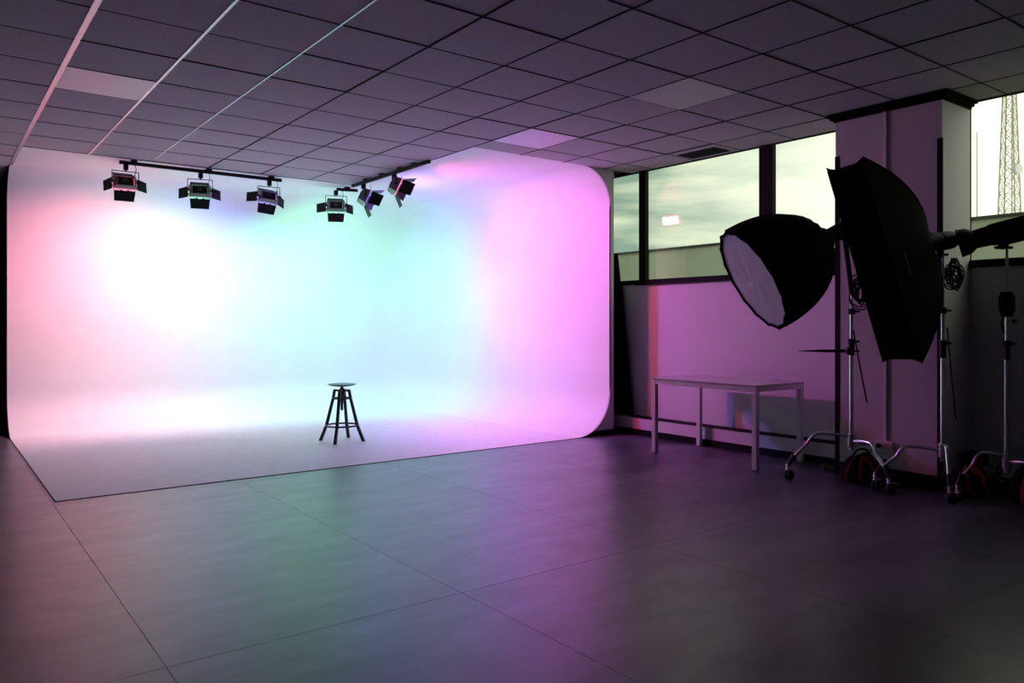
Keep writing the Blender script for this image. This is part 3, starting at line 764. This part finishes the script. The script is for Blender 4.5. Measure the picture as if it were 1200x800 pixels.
# woven side label: a faint vertical line of lettering, unreadable in the photograph
bm = NB()
for k in range(9): box(bm, hwS*.93, hwS*.935+.002, -.02+k*.018, -.02+k*.018+.011, DS*.72, DS*.72+.016, K2)
obj('sewn_label', bm, M['label'], st2, kind='stuff')
bm = NB(); lathe(bm, [(0, -.03), (.078, -.03), (.078, .03), (0, .03)], 24, K2); obj('mount_ring', bm, M['spot'], st2, smooth=.6)
dB = cdir(-.92, -.12, -.33)
strobe('studio_strobe', 'dark flash head behind the strip softbox beside the column corner', o2-dB*.27, dB, .25, .068, (B0.x, B0.y, 1.87))

# ================================================================ REFLECTOR LAMP AT THE RIGHT EDGE
tail, nose = site(1212, 262, 5.30), site(1140, 281, 5.50)
dC = (nose-tail).normalized(); LC = (nose-tail).length
t3 = thing('reflector_lamp', 'long dark flash head with flared dish reflector, tilted, by the right window', 'studio light', tail)
K3 = look((0, 0, 0), dC)
bm = NB(); box(bm, -.058, .058, -.075, .072, 0, LC*.72, K3, bev=.012); obj('body', bm, M['strobe'], t3)
bm = NB(); tube(bm, [(0, 0, LC*.70), (0, 0, LC)], [.072, .066], 20, K3); obj('reflector_mount', bm, M['strobe'], t3, smooth=.6)
bm = NB(); lathe(bm, [(.06, LC-.02), (.075, LC), (.095, LC+.03), (.102, LC+.085), (.105, LC+.09), (.100, LC+.09), (.092, LC+.035), (.06, LC+.01), (0, LC+.008)], 32, K3); obj('reflector_dish', bm, M['strobe'], t3, smooth=.7)
bm = NB(); lathe(bm, [(.099, LC+.082), (.08, LC+.084), (.06, LC+.080), (.04, LC+.084), (.02, LC+.080), (0, LC+.084)], 32, K3); obj('front_cover', bm, M['silver'], t3, smooth=.4)
bm = NB(); ct = Vector((C0.x, C0.y, 1.84))-tail; mid = dC*((ct.dot(dC))); tube(bm, [mid+Vector((0, 0, -.05)), Vector((mid.x, mid.y, mid.z-.10)), ct], [.05, .032, .018], 12)
s = cdir(1, 0, 0); p_ = mid+Vector((0, 0, -.11)); tube(bm, [p_-s*.06, p_+s*.06], .011, 8); obj('mount_bracket', bm, M['spot'], t3)
bm = NB(); box(bm, -.02, .02, -.095, -.075, LC*.1, LC*.62, K3, bev=.004); obj('top_handle', bm, M['strobe'], t3)

# ================================================================ SAND BAGS
def sandbag(label, c, sx, sy, sz, rot, stripes, flap=None, lean=0):
    t = thing('sandbag', label, 'bag', (*c, 0), 'striped weight bags', rot)
    bm = NB(); r = bmesh.ops.create_uvsphere(bm, u_segments=28, v_segments=18, radius=1)
    for v in bm.verts:
        x, y, z = v.co
        e = .56
        f_ = lambda q: math.copysign(abs(q)**e, q)
        x, y, z = f_(x), f_(y), f_(z)
        taper = 1-.40*max(0, z+.1)
        v.co = Vector((x*sx*taper+lean*max(0, z)*sz, y*sy*taper*(1+.06*math.sin(5*x+2)), (z*.5+.5)*sz*(1+.05*math.sin(4*x))))
    body = obj('bag_body', bm, M['blackfab'], t, smooth=3.2)
    bb = body.data
    # stripes follow the bag's surface, slightly proud of it
    def surf(a, z):
        e = .56; f_ = lambda q: math.copysign(abs(q)**e, q)
        zz = z*2-1; cr_ = math.sqrt(max(0, 1-zz*zz*.98)); x, y, w = math.cos(a)*cr_, math.sin(a)*cr_, zz
        x, y, w = f_(x), f_(y), f_(w); taper = 1-.40*max(0, w+.1)
        return Vector((x*sx*taper+lean*max(0, w)*sz, y*sy*taper*(1+.06*math.sin(5*x+2)), (w*.5+.5)*sz*(1+.05*math.sin(4*x))))*1.0
    for a0, wd, sl in stripes:
        bm = NB(); L_ = []; N = 16
        for k in range(N+1):
            z = .05+.87*k/N; a = a0+sl*k/N
            row = []
            for q in (-1, 0, 1):
                p = surf(a+q*wd/2, z); n_ = Vector((p.x/sx, p.y/sy, (p.z/sz-.5)*.6)).normalized(); row.append(bm.verts.new(p+n_*(.004 if q == 0 else .002)))
            L_.append(row)
        for a_, b_ in zip(L_, L_[1:]):
            for q in range(2): bm.faces.new((a_[q], a_[q+1], b_[q+1], b_[q]))
        obj('red_stripe', bm, M['redfab'], t, smooth=3.2)['label'] = 'red stripe'
    if flap:
        fx0, fx1, fz, fh = flap
        bm = NB(); v0 = []
        poly = [(fx0, fz), (fx1, fz-.02), (fx1+.01, fz+fh*.6), (fx0+(fx1-fx0)*.6, fz+fh), (fx0+.02, fz+fh*.8)]
        prism(bm, poly, -.02, .02, axes((0, 0, 0), (1, 0, 0), (0, 0, 1), (0, -1, 0))); obj('flap', bm, M['blackfab'], t)
    bm = NB(); tube(bm, smooth_path([(-.07, 0, sz*.95), (-.03, 0, sz*1.13), (.03, 0, sz*1.13), (.07, 0, sz*.95)], 5), .009, 6); obj('carry_handle', bm, M['blackfab'], t, smooth=1)
    return t
# rotation so that local -Y faces the camera
b1 = site(1010, 561, 6.17); sandbag('black bag with thin red edges under the round softbox stand', (b1.x, b1.y), .165, .075, .235, -YAW, [(-2.72, .26, .45), (-1.72, .14, .04), (-.72, .20, -.5), (-1.15, .14, -.5)])
b2 = site(1121, 566, 5.98); sandbag('dark bag with dim slanting red stripes behind the strip softbox stand', (6.12, 2.49), .14, .10, .255, -YAW, [(-2.6, .30, .3), (-1.5, .22, -.75), (-1.0, .22, -.75), (-.45, .2, -.6)], flap=(-.10, .12, .25, .09))
b3 = site(1211, 585, 5.36); sandbag('bright red and black striped bag at the right edge of the picture', (b3.x, b3.y), .14, .11, .30, -YAW, [(-2.75, .30, .4), (-2.0, .30, .75), (-1.3, .26, .7), (-.6, .26, .6)])
# straight black flat foot at the round softbox stand
ff = thing('floor_weight', 'flat black weight bar lying on the floor behind the round softbox stand', 'weight', (6.19, 3.72, 0))
# (lies from the duct towards the column)
bm = NB(); p0, p1 = site(966, 553, 6.70), site(1000, 557, 6.45); p0.z = p1.z = .03
ov = Vector((6.19, 3.72, 0)); ff.location = (p0.x, p0.y, 0); ov = Vector((p0.x, p0.y, 0))
tube(bm, [p0-ov, p1-ov], .024, 12); obj('bar', bm, M['rubber'], ff, smooth=.6)
bm = NB(); tube(bm, [p0-ov+Vector((-.012, .008, .003)), p0-ov+Vector((.02, -.012, .003))], .033, 14); obj('end_cap', bm, M['rubber'], ff, smooth=.6)

# ================================================================ OUTSIDE
pw = thing('parapet_wall', 'pale greenish concrete parapet outside beyond the windows', 'wall', (10.0, 5, 0))
zt_ = 2.545
yy = -6.0; k = 0
while yy < 24:
    wd = 3.05
    bm = NB(); box(bm, 0, .16, yy-5+.012, yy+wd-5-.012, -.5, zt_-.04); obj('wall_panel', bm, M['concrete'], pw)
    bm = NB(); lathe(bm, [(0, 0), (.022, 0), (.022, .14), (.026, .14), (.026, .16), (0, .16)], 10, look((-.001, yy+1.2-5, zt_-.27), (-1, -.15, -.1))); obj('drain_spout', bm, M['coping'], pw)
    yy += wd; k += 1
bm = NB(); box(bm, -.03, .19, -11, 19, zt_-.04, zt_); obj('coping', bm, M['coping'], pw)
slab('ground_terrace', XR+.25, 60, -40, 60, -.6, -.5, M['concrete'])
# lattice mast
def lattice(loc, H, w0, w1):
    t = thing('lattice_mast', 'tall steel lattice radio mast outside the right window', 'mast', loc)
    n = 26; rs = [(-1, -1), (1, -1), (1, 1), (-1, 1)]
    wz = lambda z: w0+(w1-w0)*z/H
    for a, b in rs:
        bm = NB(); tube(bm, [(a*w0, b*w0, 0), (a*w1, b*w1, H)], .085, 4); obj('leg', bm, M['mast'], t)
    bm = NB()
    for k in range(n):
        z0, z1 = H*k/n, H*(k+1)/n
        for q in range(4):
            (a, b), (c, d) = rs[q], rs[(q+1) % 4]
            tube(bm, [(a*wz(z0), b*wz(z0), z0), (c*wz(z1), d*wz(z1), z1)], .040, 4)
            tube(bm, [(c*wz(z0), d*wz(z0), z0), (a*wz(z1), b*wz(z1), z1)], .040, 4)
            tube(bm, [(a*wz(z0), b*wz(z0), z0), (c*wz(z0), d*wz(z0), z0)], .040, 4)
    obj('cross_bracing', bm, M['mast'], t, kind='stuff')
    bm = NB(); tube(bm, [(.2, -.2, 0), (.2, -.2, H)], .07, 5); obj('cable_run', bm, M['mast'], t)
    return t
mb = site(1183, 378, 95); lattice((mb.x, mb.y, -6), 50, 1.45, .18)
# small drum dish on the mast
dd = site(1192, 198, 94); t4 = thing('drum_antenna', 'small round white antenna mounted on the side of the lattice mast', 'antenna', dd)
bm = NB(); lathe(bm, [(0, -.25), (.62, -.25), (.7, 0), (.62, .28), (0, .36)], 20, look((0, 0, 0), cdir(.3, 0, -1))); obj('drum', bm, M['plastic'], t4, smooth=.7)
bm = NB(); dr = cdir(-1, 0, 0); tube(bm, [(0, 0, 0), dr*1.0], .08, 6); obj('mount_arm', bm, M['mast'], t4)
pl = site(1145, 378, 80); t5 = thing('flagpole', 'thin pale pole standing left of the lattice mast', 'pole', (pl.x, pl.y, -6))
bm = NB(); tube(bm, [(0, 0, 0), (0, 0, 27)], [.09, .05], 6); obj('pole', bm, M['mast'], t5)
